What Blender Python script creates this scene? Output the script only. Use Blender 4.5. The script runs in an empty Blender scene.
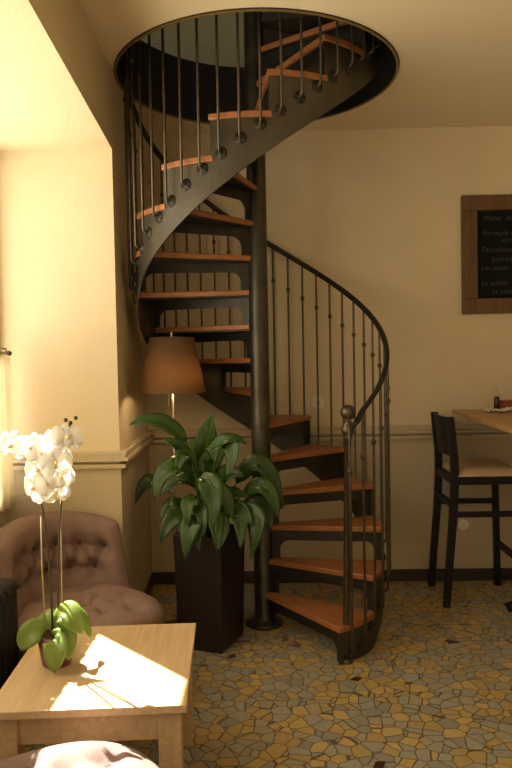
import bpy, bmesh, math, random
from mathutils import Vector, Matrix
random.seed(11)
PI = math.pi
C = bpy.context.scene.collection
sc = bpy.context.scene

# ------------------------------------------------------------------ materials
def mat(name, col, rough=.6, metal=0., var=.0, vscale=8., bump=0., bscale=40., spec=.5, coords='Object'):
    m = bpy.data.materials.new(name); m.use_nodes = True
    nt = m.node_tree; b = nt.nodes['Principled BSDF']
    b.inputs['Base Color'].default_value = (*col, 1)
    b.inputs['Roughness'].default_value = rough
    b.inputs['Metallic'].default_value = metal
    b.inputs['Specular IOR Level'].default_value = spec
    tc = nt.nodes.new('ShaderNodeTexCoord')
    if var:
        n = nt.nodes.new('ShaderNodeTexNoise'); n.inputs['Scale'].default_value = vscale
        n.inputs['Detail'].default_value = 4
        nt.links.new(tc.outputs[coords], n.inputs['Vector'])
        r = nt.nodes.new('ShaderNodeMapRange')
        r.inputs[1].default_value = .3; r.inputs[2].default_value = .7
        r.inputs[3].default_value = 1 - var; r.inputs[4].default_value = 1 + var
        nt.links.new(n.outputs['Fac'], r.inputs[0])
        mx = nt.nodes.new('ShaderNodeVectorMath'); mx.operation = 'SCALE'
        mx.inputs[0].default_value = col
        nt.links.new(r.outputs[0], mx.inputs['Scale'])
        nt.links.new(mx.outputs[0], b.inputs['Base Color'])
    if bump:
        n2 = nt.nodes.new('ShaderNodeTexNoise'); n2.inputs['Scale'].default_value = bscale
        n2.inputs['Detail'].default_value = 5
        nt.links.new(tc.outputs[coords], n2.inputs['Vector'])
        bp = nt.nodes.new('ShaderNodeBump'); bp.inputs['Strength'].default_value = bump
        bp.inputs['Distance'].default_value = .01
        nt.links.new(n2.outputs['Fac'], bp.inputs['Height'])
        nt.links.new(bp.outputs[0], b.inputs['Normal'])
    return m

def wood(name, dark, light, scale=(2, 40, 40), rough=.45):
    m = bpy.data.materials.new(name); m.use_nodes = True
    nt = m.node_tree; b = nt.nodes['Principled BSDF']
    tc = nt.nodes.new('ShaderNodeTexCoord'); mp = nt.nodes.new('ShaderNodeMapping')
    mp.inputs['Scale'].default_value = scale
    nt.links.new(tc.outputs['Object'], mp.inputs['Vector'])
    n = nt.nodes.new('ShaderNodeTexNoise'); n.inputs['Scale'].default_value = 1.5
    n.inputs['Detail'].default_value = 6; n.inputs['Distortion'].default_value = .6
    nt.links.new(mp.outputs[0], n.inputs['Vector'])
    cr = nt.nodes.new('ShaderNodeValToRGB')
    cr.color_ramp.elements[0].position = .3; cr.color_ramp.elements[0].color = (*dark, 1)
    cr.color_ramp.elements[1].position = .72; cr.color_ramp.elements[1].color = (*light, 1)
    nt.links.new(n.outputs['Fac'], cr.inputs[0]); nt.links.new(cr.outputs[0], b.inputs['Base Color'])
    b.inputs['Roughness'].default_value = rough
    return m

def floor_mat():
    m = bpy.data.materials.new('broken_stone_mosaic'); m.use_nodes = True
    nt = m.node_tree; b = nt.nodes['Principled BSDF']; L = nt.links.new
    tc = nt.nodes.new('ShaderNodeTexCoord')
    mp = nt.nodes.new('ShaderNodeMapping'); mp.inputs['Scale'].default_value = (16.5, 16.5, 0)
    L(tc.outputs['Object'], mp.inputs['Vector'])
    nz = nt.nodes.new('ShaderNodeTexNoise'); nz.inputs['Scale'].default_value = .6
    L(mp.outputs[0], nz.inputs['Vector'])
    ad = nt.nodes.new('ShaderNodeMixRGB'); ad.blend_type = 'ADD'; ad.inputs[0].default_value = .16
    L(mp.outputs[0], ad.inputs[1]); L(nz.outputs['Color'], ad.inputs[2])
    v = nt.nodes.new('ShaderNodeTexVoronoi'); v.inputs['Scale'].default_value = 1
    v.feature = 'F1'; L(ad.outputs[0], v.inputs['Vector'])
    e = nt.nodes.new('ShaderNodeTexVoronoi'); e.feature = 'DISTANCE_TO_EDGE'; e.inputs['Scale'].default_value = 1
    L(ad.outputs[0], e.inputs['Vector'])
    sp = nt.nodes.new('ShaderNodeSeparateColor'); L(v.outputs['Color'], sp.inputs[0])
    cr = nt.nodes.new('ShaderNodeValToRGB'); cr.color_ramp.interpolation = 'CONSTANT'
    cols = [(0, (.50, .35, .13)), (.16, (.34, .325, .265)), (.34, (.44, .32, .14)), (.5, (.37, .35, .285)),
            (.66, (.54, .39, .16)), (.8, (.30, .285, .235)), (.9, (.40, .34, .22))]
    cr.color_ramp.elements[0].color = (*cols[0][1], 1)
    cr.color_ramp.elements[1].position = cols[1][0]; cr.color_ramp.elements[1].color = (*cols[1][1], 1)
    for p, c in cols[2:]:
        el = cr.color_ramp.elements.new(p); el.color = (*c, 1)
    L(sp.outputs[0], cr.inputs[0])
    # mottling inside each stone
    n2 = nt.nodes.new('ShaderNodeTexNoise'); n2.inputs['Scale'].default_value = 60; n2.inputs['Detail'].default_value = 3
    L(tc.outputs['Object'], n2.inputs['Vector'])
    mr = nt.nodes.new('ShaderNodeMapRange'); mr.inputs[3].default_value = .75; mr.inputs[4].default_value = 1.25
    L(n2.outputs['Fac'], mr.inputs[0])
    ml = nt.nodes.new('ShaderNodeVectorMath'); ml.operation = 'SCALE'
    L(cr.outputs[0], ml.inputs[0]); L(mr.outputs[0], ml.inputs['Scale'])
    st = nt.nodes.new('ShaderNodeMapRange'); st.inputs[1].default_value = .012; st.inputs[2].default_value = .05
    L(e.outputs['Distance'], st.inputs[0])
    mx = nt.nodes.new('ShaderNodeMixRGB'); mx.inputs[1].default_value = (.10, .07, .035, 1)
    L(st.outputs[0], mx.inputs[0]); L(ml.outputs[0], mx.inputs[2])
    L(mx.outputs[0], b.inputs['Base Color'])
    bp = nt.nodes.new('ShaderNodeBump'); bp.inputs['Strength'].default_value = .25; bp.inputs['Distance'].default_value = .004
    L(st.outputs[0], bp.inputs['Height']); L(bp.outputs[0], b.inputs['Normal'])
    b.inputs['Roughness'].default_value = .5
    return m

def leaf_mat(name, base, vein, rough=.35, transl=.25, veins=True):
    m = bpy.data.materials.new(name); m.use_nodes = True
    nt = m.node_tree; b = nt.nodes['Principled BSDF']; L = nt.links.new
    uv = nt.nodes.new('ShaderNodeTexCoord'); sx = nt.nodes.new('ShaderNodeSeparateXYZ')
    L(uv.outputs['UV'], sx.inputs[0])
    a = nt.nodes.new('ShaderNodeMath'); a.operation = 'ABSOLUTE'; L(sx.outputs[0], a.inputs[0])
    b.inputs['Base Color'].default_value = (*base, 1)
    if veins:
        # side veins sweeping from the midrib towards the tip
        k = nt.nodes.new('ShaderNodeMath'); k.operation = 'MULTIPLY_ADD'; k.inputs[1].default_value = -.28
        L(a.outputs[0], k.inputs[0]); L(sx.outputs[1], k.inputs[2])
        s = nt.nodes.new('ShaderNodeMath'); s.operation = 'MULTIPLY'; s.inputs[1].default_value = 75
        L(k.outputs[0], s.inputs[0])
        sn = nt.nodes.new('ShaderNodeMath'); sn.operation = 'SINE'; L(s.outputs[0], sn.inputs[0])
        r = nt.nodes.new('ShaderNodeMapRange'); r.inputs[1].default_value = .355; r.inputs[2].default_value = 1
        L(sn.outputs[0], r.inputs[0])
        mid = nt.nodes.new('ShaderNodeMapRange'); mid.inputs[1].default_value = .0; mid.inputs[2].default_value = .07
        mid.inputs[3].default_value = 1; mid.inputs[4].default_value = 0
        L(a.outputs[0], mid.inputs[0])
        mm = nt.nodes.new('ShaderNodeMath'); mm.operation = 'MAXIMUM'
        sc_ = nt.nodes.new('ShaderNodeMath'); sc_.operation = 'MULTIPLY'; sc_.inputs[1].default_value = .355
        L(r.outputs[0], sc_.inputs[0]); L(sc_.outputs[0], mm.inputs[0]); L(mid.outputs[0], mm.inputs[1])
        mx = nt.nodes.new('ShaderNodeMixRGB'); mx.inputs[1].default_value = (*base, 1); mx.inputs[2].default_value = (*vein, 1)
        L(mm.outputs[0], mx.inputs[0]); L(mx.outputs[0], b.inputs['Base Color'])
        bp = nt.nodes.new('ShaderNodeBump'); bp.inputs['Strength'].default_value = .5; bp.inputs['Distance'].default_value = .004
        bp.invert = True
        L(mm.outputs[0], bp.inputs['Height']); L(bp.outputs[0], b.inputs['Normal'])
    b.inputs['Roughness'].default_value = rough
    t = nt.nodes.new('ShaderNodeBsdfTranslucent'); t.inputs[0].default_value = (*[min(1, c * 1.5) for c in base], 1)
    ms = nt.nodes.new('ShaderNodeMixShader'); ms.inputs[0].default_value = transl
    L(b.outputs[0], ms.inputs[1]); L(t.outputs[0], ms.inputs[2])
    L(ms.outputs[0], nt.nodes['Material Output'].inputs[0])
    return m

def cloth_translucent(name, col, transl, rough=.8):
    m = bpy.data.materials.new(name); m.use_nodes = True
    nt = m.node_tree; b = nt.nodes['Principled BSDF']
    b.inputs['Base Color'].default_value = (*col, 1); b.inputs['Roughness'].default_value = rough
    t = nt.nodes.new('ShaderNodeBsdfTranslucent'); t.inputs[0].default_value = (*col, 1)
    ms = nt.nodes.new('ShaderNodeMixShader'); ms.inputs[0].default_value = transl
    nt.links.new(b.outputs[0], ms.inputs[1]); nt.links.new(t.outputs[0], ms.inputs[2])
    nt.links.new(ms.outputs[0], nt.nodes['Material Output'].inputs[0])
    return m

M = {}
M['wall'] = mat('cream_plaster', (.72, .60, .395), .85, var=.035, vscale=2.5, bump=.15, bscale=60)
M['dado'] = mat('beige_wainscot_paint', (.56, .455, .30), .7, var=.03, vscale=3, bump=.1)
M['moulding'] = mat('beige_moulding_paint', (.60, .49, .325), .55)
M['ceil'] = mat('cream_ceiling_paint', (.76, .645, .44), .9, var=.02, vscale=1.5)
M['floor'] = floor_mat()
M['red_stone'] = mat('dark_red_stone', (.055, .014, .008), .5, var=.3, vscale=50)
M['base'] = mat('dark_skirting_paint', (.045, .028, .02), .5)
M['steel'] = mat('burnished_dark_steel', (.045, .039, .030), .45, .7, var=.3, vscale=14, bump=.08, bscale=80)
M['string'] = mat('waxed_grey_steel_plate', (.088, .077, .055), .42, .7, var=.22, vscale=6, bump=.06, bscale=50)
M['pole'] = mat('dark_cast_iron_column', (.07, .06, .042), .38, .7, var=.3, vscale=10, bump=.1, bscale=60)
M['rod'] = mat('brushed_iron_rod', (.115, .090, .062), .38, .8, var=.3, vscale=30)
M['tread'] = wood('oiled_beech_tread', (.29, .105, .034), (.41, .165, .056), (3, 30, 30), .42)
M['oak'] = wood('pale_oak', (.52, .36, .19), (.68, .49, .275), (28, 2, 28), .5)
M['bar_wood'] = wood('honey_bar_wood', (.40, .20, .075), (.56, .30, .12), (3, 28, 28), .4)
M['frame_wood'] = wood('dark_stained_frame_wood', (.095, .045, .014), (.165, .082, .027), (20, 20, 3), .5)
M['black_wood'] = mat('black_lacquered_wood', (.008, .0065, .0055), .5, spec=.3)
M['seat_cream'] = mat('cream_leatherette', (.60, .42, .24), .55, var=.04)
M['velvet'] = mat('mauve_chair_fabric', (.24, .155, .132), .85, var=.08, vscale=30, bump=.2, bscale=250)
M['button'] = mat('dark_mauve_button', (.10, .055, .045), .8)
M['chair_leg'] = mat('dark_turned_leg', (.04, .022, .014), .4)
M['planter'] = mat('matt_black_brown_planter', (.017, .0105, .008), .5, var=.2, vscale=12)
M['soil'] = mat('potting_soil', (.02, .013, .008), .95, bump=.6, bscale=90)
M['lily'] = leaf_mat('peace_lily_leaf', (.030, .074, .010), (.07, .14, .026), .2, .12)
M['petiole'] = mat('peace_lily_stalk', (.05, .13, .03), .5)
M['orchid_leaf'] = leaf_mat('orchid_leaf', (.22, .31, .06), (.36, .46, .12), .28, .25, veins=False)
M['petal'] = cloth_translucent('white_petal', (.95, .93, .88), .55, .5)
M['lip'] = mat('yellow_white_lip', (.85, .68, .28), .5)
M['orchid_stem'] = mat('dark_orchid_stem', (.055, .045, .02), .5)
M['stake'] = mat('pale_cane_stake', (.45, .36, .18), .6)
M['pot'] = mat('plum_glazed_pot', (.20, .05, .075), .25)
M['bark'] = mat('bark_mulch', (.06, .03, .015), .95, bump=.5)
M['shade'] = cloth_translucent('brown_lampshade_fabric', (.27, .165, .075), .6)
M['chrome'] = mat('brushed_pale_metal', (.62, .56, .45), .3, .9)
M['iron'] = mat('black_iron_radiator', (.022, .018, .015), .45, .3)
M['linen'] = cloth_translucent('ivory_linen', (.90, .84, .68), .6)
M['blackboard'] = mat('black_chalkboard_slate', (.007, .007, .007), .8, var=.3, vscale=5, spec=.15)
M['chalk'] = mat('faded_chalk', (.065, .058, .044), .9)
M['socket'] = mat('ivory_plastic', (.85, .79, .66), .35)
M['socket_hole'] = mat('socket_dark', (.05, .04, .03), .6)
M['white_paper'] = mat('white_paper_napkin', (.82, .76, .62), .8)
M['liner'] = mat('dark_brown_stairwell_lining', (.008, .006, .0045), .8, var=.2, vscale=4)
M['rim'] = mat('olive_brass_rim', (.22, .15, .05), .45, .3)
M['up_wall'] = mat('grey_green_upper_wall', (.50, .46, .34), .85, var=.03)
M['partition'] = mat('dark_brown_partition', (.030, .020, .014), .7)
M['paving'] = mat('pale_street_paving', (.5, .46, .38), .9)
M['wframe'] = mat('painted_window_frame', (.66, .57, .40), .5)
M['red_clay'] = mat('red_lacquer_tray', (.30, .075, .03), .5)
M['bottle'] = mat('dark_bottle_brown', (.04, .012, .008), .2)
M['cap'] = mat('cream_bottle_cap', (.62, .50, .30), .5)

# ------------------------------------------------------------------ helpers
def obj(name, bm, m, parent=None, smooth=False, bevel=0, loc=None, solid=0):
    me = bpy.data.meshes.new(name)
    bmesh.ops.recalc_face_normals(bm, faces=bm.faces) if not solid else None
    bm.to_mesh(me); bm.free()
    if isinstance(m, (list, tuple)):
        for x in m: me.materials.append(x)
    else: me.materials.append(m)
    if smooth: me.polygons.foreach_set('use_smooth', [True] * len(me.polygons))
    o = bpy.data.objects.new(name, me); C.objects.link(o)
    if parent: o.parent = parent
    if loc: o.location = loc
    if bevel:
        b = o.modifiers.new('b', 'BEVEL'); b.width = bevel; b.segments = 2; b.limit_method = 'ANGLE'
    if solid:
        s = o.modifiers.new('s', 'SOLIDIFY'); s.thickness = solid; s.offset = 0
    return o

def thing(name, label, cat, loc=(0, 0, 0), rz=0, group=None):
    o = bpy.data.objects.new(name, None); C.objects.link(o)
    o.location = loc; o.rotation_euler = (0, 0, rz); o.empty_display_size = .1
    tag(o, label, cat, group); return o

def tag(o, label=None, cat=None, group=None, kind=None):
    if label: o['label'] = label
    if cat: o['category'] = cat
    if group: o['group'] = group
    if kind: o['kind'] = kind
    return o

def struct(name, bm, m, parent=None, **k):
    return tag(obj(name, bm, m, parent, **k), kind='structure')

def dup(o, parent=None):
    c = o.copy(); C.objects.link(c); c.parent = parent
    for ch in list(o.children): dup(ch, c)
    return c

def box(bm, x0, x1, y0, y1, z0, z1, mi=0):
    vs = [bm.verts.new(p) for p in ((x0, y0, z0), (x1, y0, z0), (x1, y1, z0), (x0, y1, z0),
                                    (x0, y0, z1), (x1, y0, z1), (x1, y1, z1), (x0, y1, z1))]
    for f in ((0, 3, 2, 1), (4, 5, 6, 7), (0, 1, 5, 4), (1, 2, 6, 5), (2, 3, 7, 6), (3, 0, 4, 7)):
        bm.faces.new([vs[i] for i in f]).material_index = mi
    return bm

def nbox(*a):
    return box(bmesh.new(), *a)

def prism(bm, poly, z0, z1, M4=None):
    n = len(poly)
    lo = [bm.verts.new((x, y, z0)) for x, y in poly]; hi = [bm.verts.new((x, y, z1)) for x, y in poly]
    bm.faces.new(lo[::-1]); bm.faces.new(hi)
    for i in range(n):
        bm.faces.new((lo[i], lo[(i + 1) % n], hi[(i + 1) % n], hi[i]))
    if M4: bmesh.ops.transform(bm, matrix=M4, verts=lo + hi)
    return bm

def tube(bm, pts, rad, seg=10, cap=True, flat=None):
    pts = [Vector(p) for p in pts]; n = len(pts)
    if not isinstance(rad, (list, tuple)): rad = [rad] * n
    rings = []; up = None
    for i, p in enumerate(pts):
        d = (pts[min(i + 1, n - 1)] - pts[max(i - 1, 0)]).normalized()
        if up is None:
            up = Vector((0, 0, 1)) if abs(d.z) < .9 else Vector((1, 0, 0))
        s = d.cross(up).normalized(); u = s.cross(d).normalized(); up = u
        fx, fy = flat if flat else (1, 1)
        rings.append([bm.verts.new(p + (s * math.cos(2 * PI * k / seg) * fx + u * math.sin(2 * PI * k / seg) * fy) * rad[i]) for k in range(seg)])
    for a, b in zip(rings, rings[1:]):
        for k in range(seg):
            bm.faces.new((a[k], a[(k + 1) % seg], b[(k + 1) % seg], b[k]))
    if cap:
        bm.faces.new(rings[0][::-1]); bm.faces.new(rings[-1])
    return bm

def lathe(bm, prof, seg=24, c=(0, 0, 0), cap=True):
    rings = []
    for r, z in prof:
        rings.append([bm.verts.new((c[0] + r * math.cos(2 * PI * k / seg), c[1] + r * math.sin(2 * PI * k / seg), c[2] + z)) for k in range(seg)])
    for a, b in zip(rings, rings[1:]):
        for k in range(seg):
            bm.faces.new((a[k], a[(k + 1) % seg], b[(k + 1) % seg], b[k]))
    if cap:
        bm.faces.new(rings[0][::-1]); bm.faces.new(rings[-1])
    return bm

def sphere_prof(r, zc, n=10, a0=-89, a1=89):
    return [(r * math.cos(math.radians(a0 + (a1 - a0) * i / n)), zc + r * math.sin(math.radians(a0 + (a1 - a0) * i / n))) for i in range(n + 1)]

def wall_with_holes(bm, axis, pos, t, u0, u1, z0, z1, holes):
    """slab perpendicular to axis ('x' or 'y') between pos and pos+t, rectangular openings (ua, ub, za, zb) side by side"""
    def b(ua, ub, za, zb):
        if ub - ua < 1e-6 or zb - za < 1e-6: return
        if axis == 'x': box(bm, min(pos, pos + t), max(pos, pos + t), ua, ub, za, zb)
        else: box(bm, ua, ub, min(pos, pos + t), max(pos, pos + t), za, zb)
    cur = u0
    for ua, ub, za, zb in sorted(holes):
        b(cur, ua, z0, z1); b(ua, ub, z0, za); b(ua, ub, zb, z1); cur = ub
    b(cur, u1, z0, z1)
    return bm

# ------------------------------------------------------------------ the room
H = 3.0
YB = 4.645            # back wall
XW = -1.38            # window wall of the bay
XP, XP2 = -.781, -.824  # alcove wall, front corner and back corner
YP = 3.56             # front face of the pier that ends the bay
XR, YF = 3.0, -2.6
HC, HR = (-.043, 3.765), .735   # stairwell opening
bm = nbox(XW - .2, XR + .1, YF - .1, YB + .1, -.12, 0)
floor = struct('floor', bm, M['floor'])
# dark red stones set into the mosaic
for i, (x, y, s, a) in enumerate(((.382, 3.21, .030, .4), (-.215, 3.475, .03, 1.1), (.931, 3.622, .035, -.3), (.38, 2.52, .03, .8), (.62, 2.2, .03, .2), (1.5, 2.9, .03, .9))):
    bm = bmesh.new()
    prism(bm, [(x + s * math.cos(a + q) * w, y + s * math.sin(a + q) * w) for q, w in ((0, 1.1), (1.4, .8), (2.9, 1.15), (4.3, .85))], -.01, .0015)
    struct('floor_inlay', bm, M['red_stone'], floor)

bm = bmesh.new(); box(bm, XP2 - .6, XR + .1, YB, YB + .12, -.1, H + .33)
wall_back = struct('wall_back', bm, M['wall'])
bm = bmesh.new(); box(bm, XP2 - .02, XR, YB - .006, YB + .02, 0, .985)
struct('trim_5', bm, M['dado'])
bm = bmesh.new(); prism(bm, [(XW - .2, YP), (XP, YP), (XP2, YB + .06), (XW - .2, YB + .06)], -.1, H + .3)
struct('wall_left', bm, M['wall'])
# painted dado below the moulding, on the pier front and on the alcove side
def along(bm, pts, depth, z0, z1):
    """strip with thickness on the room side of an open polyline"""
    P = [Vector((x, y)) for x, y in pts]; off = []
    for i in range(len(P)):
        d = (P[min(i + 1, len(P) - 1)] - P[max(i - 1, 0)])
        if 0 < i < len(P) - 1:
            a = (P[i] - P[i - 1]).normalized(); b = (P[i + 1] - P[i]).normalized()
            na = Vector((a.y, -a.x)); nb = Vector((b.y, -b.x)); n = (na + nb); n = n / (n.dot(na))
        else:
            d.normalize(); n = Vector((d.y, -d.x))
        off.append(P[i] + n * depth)
    poly = [(p.x, p.y) for p in P] + [(p.x, p.y) for p in off[::-1]]
    bm2 = bmesh.new()
    for i in range(len(P) - 1):
        q = [P[i], P[i + 1], off[i + 1], off[i]]
        prism(bm, [(v.x, v.y) for v in q], z0, z1)
    bm2.free()
    return bm
run = [(XW, YP), (XP, YP), (XP2, YB - .006), (XR, YB - .006)]
bm = bmesh.new(); along(bm, run[:3], .006, 0, .96)
struct('trim_6', bm, M['dado'])
bm = bmesh.new()
for d, z0, z1 in ((.016, .952, .960), (.034, .960, .980), (.002, .980, .997), (.052, .997, 1.012), (.032, 1.012, 1.03), (.040, 1.03, 1.044)):
    along(bm, run, d, z0, z1)
struct('trim_1', bm, M['moulding'])
bm = bmesh.new()
for d, z0, z1 in ((.018, 0, .066), (.012, .066, .078)):
    along(bm, run[1:], d, z0, z1)
struct('baseboard_back', bm, M['base'])
bm = bmesh.new(); along(bm, run[:2], .016, 0, .08)
struct('baseboard_left', bm, M['moulding'])

# window wall of the bay, header beam and lowered soffit
WY0, WY1, WZ0, WZ1 = .75, 3.50, .84, 2.56
bm = bmesh.new(); wall_with_holes(bm, 'x', XW, -.08, YF - .1, YP + .02, -.1, 2.72, [(-1.9, .1, WZ0, WZ1), (WY0, WY1, WZ0, WZ1)])
struct('wall_window', bm, M['wall'])
bm = bmesh.new(); rows = []          # the old beam is a little out of true: its soffit widens towards the street end
for y, xb, xt in ((YP, XP, XP), (1.0, -.640, -.740), (YF - .1, -.640, -.740)):
    rows.append([bm.verts.new(p) for p in ((XW - .08, y, 2.585), (xb, y, 2.585), (xt, y, H + .02), (XW - .08, y, H + .02))])
bm.faces.new(rows[0]); bm.faces.new(rows[-1][::-1])
for p, q in zip(rows, rows[1:]):
    for i in range(4): bm.faces.new((p[i], p[(i + 1) % 4], q[(i + 1) % 4], q[i]))
struct('beam_left', bm, M['wall'])
for n, (a, b_) in enumerate(((WY0, WY1), (-1.9, .1))):
    bm = bmesh.new(); x0, x1 = XW - .06, XW - .02
    for ua, ub in ((a, a + .03), (b_ - .03, b_), ((a + b_) / 2 - .04, (a + b_) / 2 + .04)):
        box(bm, x0, x1, ua, ub, WZ0, WZ1)
    for za, zb in ((WZ0, WZ0 + .06), (WZ1 - .06, WZ1)):
        box(bm, x0, x1, a + .03, b_ - .03, za, zb)
    w = struct('window_%d' % (n + 1), bm, M['wframe'])
    bm = nbox(XW - .05, XW + .05, a - .04, b_ + .02, WZ0 - .03, WZ0)
    struct('window_sill', bm, M['wframe'], w)

bm = bmesh.new(); wall_with_holes(bm, 'y', YF, -.14, XW - .2, XR + .1, -.1, H + .33, [(-.9, .9, .5, 2.5), (1.2, 2.8, .5, 2.5)])  # unseen openings added to let in fill from behind the camera
struct('wall_front', bm, M['wall'])
struct('wall_right', nbox(XR, XR + .12, YF - .1, YB + .1, -.1, H + .33), M['wall'])

# ceiling slab with the round stairwell opening (annulus to the rectangle)
def slab_with_hole(x0, x1, y0, y1, z0, z1, c, r, n=120):
    bm = bmesh.new(); A = set(2 * PI * k / n for k in range(n))
    for X in (x0, x1):
        for Y in (y0, y1): A.add(math.atan2(Y - c[1], X - c[0]) % (2 * PI))
    A = sorted(A); V = {z: [] for z in (z0, z1)}
    for z in (z0, z1):
        for a in A:
            ca, sa = math.cos(a), math.sin(a)
            t = min([(x1 - c[0]) / ca if ca > 1e-9 else ((x0 - c[0]) / ca if ca < -1e-9 else 1e9),
                     (y1 - c[1]) / sa if sa > 1e-9 else ((y0 - c[1]) / sa if sa < -1e-9 else 1e9)])
            V[z].append((bm.verts.new((c[0] + r * ca, c[1] + r * sa, z)), bm.verts.new((c[0] + t * ca, c[1] + t * sa, z))))
    m = len(A)
    for i in range(m):
        j = (i + 1) % m
        a, b = V[z0], V[z1]
        bm.faces.new((a[i][0], a[j][0], a[j][1], a[i][1])); bm.faces.new((b[i][0], b[i][1], b[j][1], b[j][0]))
        bm.faces.new((a[i][0], b[i][0], b[j][0], a[j][0])); bm.faces.new((a[i][1], a[j][1], b[j][1], b[i][1]))
    return bm
struct('ceiling', slab_with_hole(XW - .08, XR + .05, YF - .05, YB + .03, H, H + .28, HC, HR + .012), M['ceil'])
def ring(r0, r1, z0, z1, c, n=120):
    bm = bmesh.new()
    rr = [[bm.verts.new((c[0] + r * math.cos(2 * PI * k / n), c[1] + r * math.sin(2 * PI * k / n), z)) for k in range(n)] for r, z in ((r0, z0), (r1, z0), (r1, z1), (r0, z1))]
    for q in range(4):
        a, b = rr[q], rr[(q + 1) % 4]
        for k in range(n):
            bm.faces.new((a[k], a[(k + 1) % n], b[(k + 1) % n], b[k]))
    return bm
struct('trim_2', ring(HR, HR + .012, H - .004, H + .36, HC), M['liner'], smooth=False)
struct('trim_3', ring(HR - .003, HR + .009, H - .010, H - .003, HC), M['rim'])

# upper storey seen through the opening
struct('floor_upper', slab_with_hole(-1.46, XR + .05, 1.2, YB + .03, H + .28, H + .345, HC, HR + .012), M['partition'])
struct('wall_upper_back', nbox(-1.46, XR + .1, YB + .03, YB + .15, H + .33, 5.8), M['up_wall'])
struct('wall_upper_left', nbox(-1.46, -1.38, 1.1, YB + .1, H + .33, 5.8), M['up_wall'])
struct('wall_upper_right', nbox(XR, XR + .1, 1.1, YB + .1, H + .33, 5.8), M['up_wall'])
struct('wall_upper_front', nbox(-1.46, XR + .1, 1.1, 1.2, H + .33, 5.8), M['up_wall'])
struct('ceiling_upper', nbox(-1.46, XR + .1, 1.1, YB + .1, 5.7, 5.8), M['up_wall'])
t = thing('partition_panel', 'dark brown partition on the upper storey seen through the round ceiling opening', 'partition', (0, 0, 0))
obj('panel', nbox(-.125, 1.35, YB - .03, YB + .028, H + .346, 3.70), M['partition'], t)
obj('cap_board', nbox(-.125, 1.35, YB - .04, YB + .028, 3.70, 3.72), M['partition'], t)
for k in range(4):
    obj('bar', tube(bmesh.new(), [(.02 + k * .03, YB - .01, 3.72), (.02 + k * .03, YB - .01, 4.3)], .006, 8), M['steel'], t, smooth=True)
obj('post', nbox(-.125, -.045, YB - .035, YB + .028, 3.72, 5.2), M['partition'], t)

# unseen street outside the windows, added to bounce sun up onto the bay soffit
struct('ground', nbox(-14, XW - .2, -8, 12, -.3, -.15), M['paving'])

# ------------------------------------------------------------------ spiral staircase
PX, PY = -.056, 3.918
R1, TH1, ST = .189, -56.5, 23.777
NT = 17
def S(deg): return R1 * (1 + (deg - TH1) / ST)
def P3(deg, r, z): a = math.radians(deg); return Vector((r * math.cos(a), r * math.sin(a), z))
stair = thing('spiral_staircase', 'dark steel spiral staircase with orange-brown wooden treads rising through the round ceiling opening', 'staircase', (PX, PY, 0))
# column: shaft, collars at each tread, foot flange
bm = bmesh.new(); prof = [(.11, 0), (.11, .012), (.085, .022), (.06, .035), (.054, .05)]
prof += [(.054, 4.5), (.06, 4.52), (.03, 4.56)]
obj('column', lathe(bm, prof, 32), M['pole'], stair, smooth=True)

def sector(th0, th1, r0, r1, off=.02, n=14):
    """tread outline: straight nosing shifted forward by OFF at the inner end, outer arc, straight back edge"""
    pts = []
    d = math.radians(th0); nrm = Vector((math.sin(d), -math.cos(d)))
    a = Vector((r0 * math.cos(d), r0 * math.sin(d))) + nrm * off
    b = Vector((r1 * math.cos(d), r1 * math.sin(d))) + nrm * off * .3
    pts += [tuple(a), tuple(b)]
    for i in range(1, n + 1):
        t = math.radians(th0 + (th1 - th0) * i / n); pts.append((r1 * math.cos(t), r1 * math.sin(t)))
    d = math.radians(th1); nrm = Vector((-math.sin(d), math.cos(d)))
    c = Vector((r0 * math.cos(d), r0 * math.sin(d))) + nrm * off
    pts.append(tuple(c))
    return pts
# one tread and one support frame, repeated up the column
bm = prism(bmesh.new(), sector(0, ST + 1.2, .050, .684, .02), -.030, 0)
tread0 = obj('tread', bm, M['tread'], stair, bevel=.006)
def frame_bm():
    bm = bmesh.new()
    prism(bm, sector(1.5, ST + .4, .052, .668, .012), -.037, -.0302)       # plate under the wood
    # arched riser frame, drawn in (r, z) and stood up on the nosing line
    zt, zb = -.0302, -R1 + .0005
    ra, rb, top, fil = .098, .632, -.088, .055
    arch, outer = [(rb, zb)], [(.668, zb)]
    for i in range(9):
        a = i / 8 * PI / 2; arch.append((rb - fil + fil * math.cos(a), top - fil + fil * math.sin(a)))
        outer.append((.668, top - fil + i / 4 * (zt - top + fil)) if i < 4 else (.668 - (i - 4) / 4 * .09, zt))
    for i in range(9):
        a = PI / 2 + i / 8 * PI / 2; arch.append((ra + fil + fil * math.cos(a), top - fil + fil * math.sin(a)))
        outer.append((.052 + (4 - i) / 4 * .10, zt) if i < 5 else (.052, zt - (i - 4) / 4 * (zt - top + fil)))
    arch.append((ra, zb)); outer.append((.052, zb))
    th = math.radians(2.2); rad = Vector((math.cos(th), math.sin(th), 0)); nv = Vector((-math.sin(th), math.cos(th), 0))
    def put(p, q): return bm.verts.new(rad * p[0] + nv * q + Vector((0, 0, p[1])))
    rows = [(put(a, -.005), put(o, -.005), put(o, .005), put(a, .005)) for a, o in zip(arch, outer)]
    bm.faces.new(rows[0]); bm.faces.new(rows[-1][::-1])
    for p, q in zip(rows, rows[1:]):
        for i in range(4): bm.faces.new((p[i], p[(i + 1) % 4], q[(i + 1) % 4], q[i]))
    return bm
frame0 = obj('riser_frame', frame_bm(), M['steel'], stair)
for k in range(1, NT + 1):
    for o0 in (tread0, frame0):
        o = o0 if k == 1 else dup(o0, stair)
        o.location = (0, 0, R1 * k); o.rotation_euler = (0, 0, math.radians(TH1 + ST * (k - 1)))
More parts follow.
